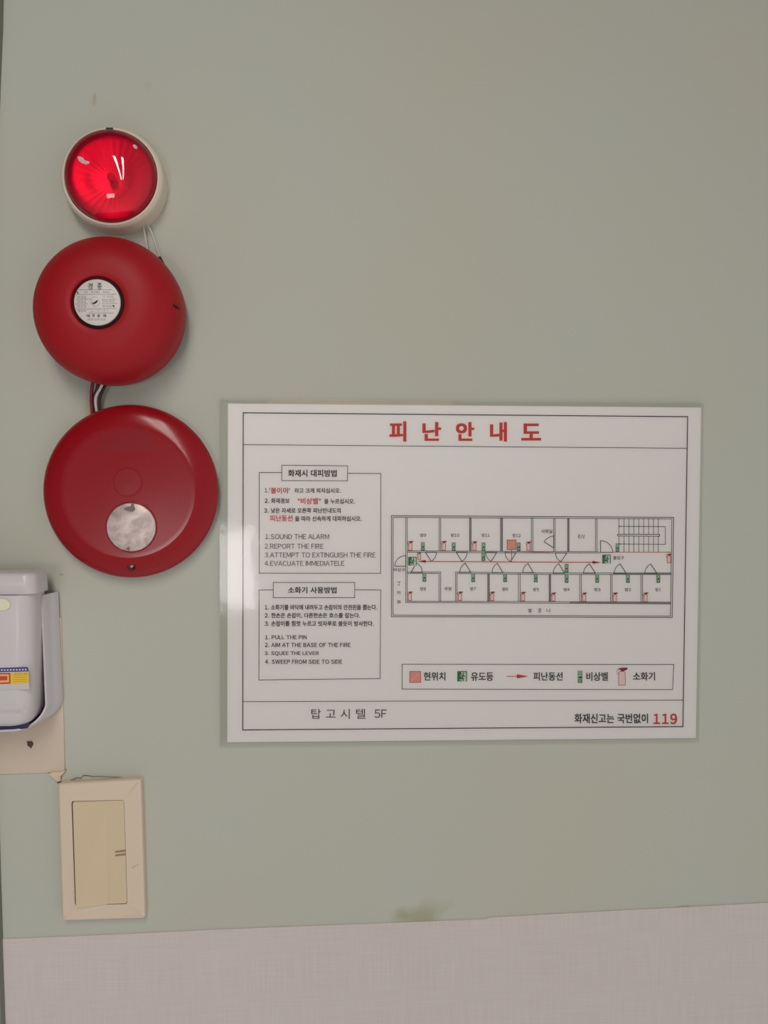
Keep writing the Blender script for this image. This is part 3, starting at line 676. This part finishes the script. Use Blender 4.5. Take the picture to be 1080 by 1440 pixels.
# floor plan
mb = MB(); g = .75
def LA(*p, w=g): polyl(mb, [A(*q) for q in p], w)
def LB(*p, w=g): polyl(mb, [B(*q) for q in p], w)
TL, TR, BR, BL = A(54, 78), B(1018, 86), B(1008, 778), A(54, 808)
polyl(mb, [TL, TR, BR, BL], .9, close=True)
polyl(mb, [A(66, 90), B(1006, 97), B(996, 768), A(66, 797)], .8, close=True)
for x in (157, 168): LA((x, 91), (x, 706 if x == 157 else 697))
for x in (399, 410, 619, 630, 843, 857, 1066, 1077): LA((x, 92), (x, 332))
for x in (189, 199, 286, 296, 478, 489): LB((x, 93), (x, 322))
FILLS = []
def fill(pts, dep): FILLS.append((pts, dep))
fill([A(844, 94), A(856, 94), A(856, 332), A(844, 332)], .00150); fill([A(620, 94), A(629, 94), A(629, 332), A(620, 332)], .00150)
fill([A(751, 497), A(761, 497), A(761, 697), A(751, 697)], .0015); fill([B(159, 481), B(168, 481), B(168, 668), B(159, 668)], .0015); fill([B(600, 470), B(998, 471), B(998, 481), B(600, 480)], .0015)
fill([B(300, 668), B(996, 672), B(996, 683), B(300, 679)], .0015); fill([B(287, 94), B(295, 94), B(295, 322), B(287, 322)], .0015)
polyl(mb, [A(168, 332), B(60, 322), B(500, 323)], g); polyl(mb, [A(168, 342), B(60, 332), B(510, 332)], g)
LA((168, 486), (410, 486), (410, 697)); LA((168, 496), (398, 496), (398, 697))
polyl(mb, [A(517, 697), A(517, 486), B(60, 470), B(1000, 470)], g); polyl(mb, [A(528, 697), A(528, 496), B(60, 480), B(1000, 481)], g)
for x in (750, 762, 972, 985): LA((x, 496), (x, 699))
for x in (158, 169, 369, 381, 582, 593, 792, 803): LB((x, 480), (x, 669))
polyl(mb, [A(168, 697), B(50, 668), B(996, 672)], g); polyl(mb, [A(157, 706), B(50, 678), B(996, 684)], g)
def door(fn, hx, hy, tx, ty, ex, ey, base=True):
    """hinge, tip of the open leaf, end of the swing"""
    H, T, Q = fn(hx, hy), fn(tx, ty), fn(ex, ey)
    line(mb, *H, *T, 1.0)
    if base: line(mb, *H, *Q, 1.0)
    a0 = math.atan2(T[1]-H[1], T[0]-H[0]); a1 = math.atan2(Q[1]-H[1], Q[0]-H[0])
    if a1-a0 > PI: a1 -= 2*PI
    if a0-a1 > PI: a1 += 2*PI
    r0 = math.dist(H, T); r1 = math.dist(H, Q)
    pts = [(H[0]+(r0+(r1-r0)*k/10)*math.cos(a0+(a1-a0)*k/10), H[1]+(r0+(r1-r0)*k/10)*math.sin(a0+(a1-a0)*k/10)) for k in range(11)]
    polyl(mb, pts, .8)
for q in ((300, 342, 341, 408, 380, 342), (522, 342, 562, 408, 602, 342), (815, 344, 775, 408, 735, 342), (955, 346, 915, 410, 875, 344), (195, 488, 235, 420, 278, 488),
          (628, 488, 588, 422, 548, 488), (860, 490, 820, 422, 782, 490), (1080, 490, 1042, 424, 1003, 490), (157, 443, 78, 443, 157, 367)): door(A, *q)
for q in ((281, 332, 239, 393, 202, 332), (513, 328, 513, 248, 598, 328), (190, 297, 124, 256, 190, 215), (265, 472, 225, 406, 186, 472), (478, 472, 437, 408, 395, 472), (690, 472, 648, 408, 606, 472), (902, 472, 860, 408, 818, 472)): door(B, *q)
for x in (640, 675, 709, 743, 777, 811, 845, 879, 912): LB((x, 96), (x, 203), w=.7); LB((x, 216), (x, 325), w=.7)
LB((640, 148), (961, 150), (961, 272), (646, 270)); polyl(mb, [B(631, 203), B(921, 204), B(921, 217), B(631, 215)], .8, close=True)
disc(mb, *B(643, 148), .9); disc(mb, *B(648, 270), .9)
fp = mb.build('floor_plan', M_ink, t, org); [(lambda b: (poly(b, *q), b.build('wall_fill', M_grey_ink, fp, org)))(MB()) for q in FILLS]
def room(fn, s, *b, **k):
    mb = MB(); TX(mb, fn, s, *b, .008, **k); mb.build('room_name', M_ink, fp, org)
for s, *b in (('방9', 262, 206, 305, 232), ('방10', 484, 206, 545, 232), ('방11', 707, 206, 764, 232), ('방12', 930, 207, 988, 234), ('방8', 262, 594, 303, 620), ('주방', 438, 594, 490, 620), ('방7', 623, 594, 665, 620), ('방6', 856, 596, 897, 622), ('비상구', 70, 455, 152, 483)): room(A, s, *b)
for s, y in (('발', 700), ('코', 635), ('니', 568)): room(A, s, 95, y-13, 119, y+13, rot=1)
for s, *b in (('사워실', 103, 168, 180, 196), ('E/V', 360, 206, 405, 232), ('출입구', 600, 353, 676, 378), ('방5', 48, 573, 88, 597), ('방4', 259, 573, 300, 597), ('방3', 470, 573, 512, 597), ('방2', 681, 573, 723, 597), ('방1', 892, 573, 930, 597), ('발', 15, 716, 40, 742), ('코', 80, 716, 105, 742), ('니', 140, 716, 165, 742)): room(B, s, *b)
mb = MB(); D2 = .0017
a = A(280, 409); b = B(480, 397); line(mb, *a, *b, 1.1, D2)
poly(mb, [A(237, 408), A(303, 397), A(303, 419)], D2); poly(mb, [B(517, 397), B(458, 386), B(458, 408)], D2)
line(mb, *A(922, 322), *A(922, 410), .9, D2); polyl(mb, [B(598, 326), B(1000, 327)], .8, D2); polyl(mb, [A(1000, 338), B(190, 330)], .5, D2)
mb.build('route_arrow', M_red_ink, fp, org)['label'] = 'red double headed route arrow'
def marker(p, q, par):
    mb = MB(); rect(mb, *p, *q, .0017, 0); polyl(mb, [p, (q[0], p[1]), q, (p[0], q[1])], .8, .00175, 1, True)
    n = 8
    for i in range(1, n): s = i/n; line(mb, p[0]+(q[0]-p[0])*s, p[1], p[0], p[1]+(q[1]-p[1])*s, .25, .00172, 1); line(mb, q[0], p[1]+(q[1]-p[1])*s, p[0]+(q[0]-p[0])*s, q[1], .25, .00172, 1)
    mb.build('position_marker', [M_rose_ink, M_red_ink], par, org)['label'] = 'rose square with red outline'
marker(A(890, 254), A(955, 322), fp)
def bell_icon(cx, y0, y1, par, w=5.2):
    mb = MB(); h = y1-y0; x0, x1 = cx-w/2, cx+w/2
    rect(mb, x0, y0, x1, y1, .0017, 0); rect(mb, x0+.65, y0+.65, x1-.65, y1-.65, .00172, 1)
    disc(mb, cx, y0+h*.24, w*.36, .00174, 0); disc(mb, cx, y0+h*.24, w*.25, .00176, 1)
    poly(mb, [(cx-w*.42, y0+h*.5), (cx+w*.42, y0+h*.44), (cx+w*.3, y0+h*.62), (cx-w*.3, y0+h*.62)], .00174, 2)
    rect(mb, cx-w*.36, y0+h*.7, cx+w*.36, y0+h*.94, .00174, 0); rect(mb, cx-w*.2, y0+h*.77, cx+w*.2, y0+h*.88, .00176, 1)
    mb.build('bell_icon', [M_green_ink, M_pale_green, mat('dark_green_ink', (16, 70, 40), .6)], par, org)
for cx, a, b in ((281, 270, 332), (504, 272, 332), (720, 272, 334), (719, 345, 405), (974, 272, 334), (292, 496, 556), (645, 496, 558), (876, 498, 558)):
    bell_icon(A(cx, a)[0], A(cx, a)[1], A(cx, b)[1], fp)
for cx, a, b in ((630, 267, 325), (279, 408, 466), (279, 478, 538), (66, 476, 534), (490, 478, 538), (702, 480, 538), (912, 480, 538)):
    bell_icon(B(cx, a)[0], B(cx, a)[1], B(cx, b)[1], fp)
def ext_icon(cx, y0, y1, par, k=1.0):
    mb = MB(); h = y1-y0; w = h*.38; x0, x1 = cx-w/2, cx+w/2; yt = y0+h*.2
    body = [(x0, y1), (x0, yt+h*.12), (x0+w*.22, yt), (x1-w*.22, yt), (x1, yt+h*.12), (x1, y1)]
    poly(mb, body, .0017, 0); polyl(mb, body, .75*k, .00173, 1, True)
    poly(mb, [(x0-w*.25, y0+h*.08), (x0+w*.3, y0), (x1+w*.35, y0-h*.02), (x1+w*.3, y0+h*.09), (cx+w*.2, y0+h*.2), (cx-w*.2, y0+h*.2), (cx-w*.15, y0+h*.12)], .00174, 2)
    polyl(mb, [(x0-w*.25, y0+h*.1), (x0-w*.22, y0+h*.3), (x0, y0+h*.42)], .5*k, .00173, 1)
    return mb.build('extinguisher_icon', [M_pale_rose, M_red_ink, M_dark_red_ink], par, org)
for cx, a, b in ((190, 262, 328), (432, 262, 328), (654, 264, 328), (1045, 266, 328), (255, 342, 394), (187, 628, 690), (550, 628, 692), (782, 628, 692), (1005, 630, 694)):
    ext_icon(A(cx, a)[0], A(cx, a)[1], A(cx, b)[1], fp)
for cx, a, b in ((985, 338, 400), (188, 606, 664), (400, 606, 666), (612, 606, 668), (824, 606, 668)):
    ext_icon(B(cx, a)[0], B(cx, a)[1], B(cx, b)[1], fp)
def exit_icon(p, q, par):
    mb = MB(); x0, y0 = p; w = q[0]-p[0]; h = q[1]-p[1]; U = lambda u, v: (x0+u*w, y0+v*h)
    rect(mb, *p, *q, .0017, 0); poly(mb, [U(.42, .1), U(.9, .1), U(.9, 1), U(.42, 1)], .00172, 1)
    disc(mb, *U(.62, .24), w*.085, .00175, 2)
    for pts in ([U(.6, .32), U(.5, .58), U(.6, .62), U(.7, .38)], [U(.62, .36), U(.85, .5), U(.82, .56), U(.6, .45)], [U(.58, .34), U(.36, .42), U(.36, .5), U(.58, .44)], [U(.5, .56), U(.7, .72), U(.62, .98), U(.54, .96), U(.58, .75), U(.44, .64)], [U(.48, .54), U(.42, .74), U(.2, .84), U(.24, .92), U(.5, .8), U(.58, .6)]):
        poly(mb, pts, .00175, 2)
    poly(mb, [U(.28, .4), U(.42, .38), U(.42, .48), U(.28, .5)], .00174, 1); poly(mb, [U(.2, .84), U(.42, .74), U(.42, .84), U(.24, .92)], .00176, 1)
    mb.build('exit_icon', [M_green_ink, mat('pale_ink', (214, 222, 214), .6), mat('deep_green_ink', (22, 92, 52), .6)], par, org)['label'] = 'green exit pictogram'
exit_icon(A(175, 376), A(236, 438), fp); exit_icon(B(525, 344), B(584, 405), fp)
# legend
mb = MB(); polyl(mb, [E4(60, 127), E4(957, 128), E4(953, 211), E4(60, 209)], .8, close=True)
for s, *b in (('현위치', 131, 153, 203, 181), ('유도등', 287, 154, 361, 182), ('피난동선', 493, 153, 590, 181), ('비상벨', 668, 153, 740, 182), ('소화기', 822, 153, 895, 181)): TX(mb, E4, s, *b, .022)
lg = mb.build('legend', M_ink, t, org)
marker(E4(85, 151), E4(121, 187), lg); exit_icon(E4(242, 150), E4(274, 184), lg); bell_icon(E4(647.5, 0)[0], E4(0, 149)[1], E4(0, 189)[1], lg, 6.4); ext_icon(E4(786, 0)[0], E4(0, 139)[1], E4(0, 196)[1], lg, .9)
mb = MB(); line(mb, *E4(406, 167), *E4(445, 167), .9, D2); poly(mb, [E4(476, 167), E4(439, 160), E4(439, 174)], D2); mb.build('route_arrow', M_red_ink, lg, org)['label'] = 'red arrow'
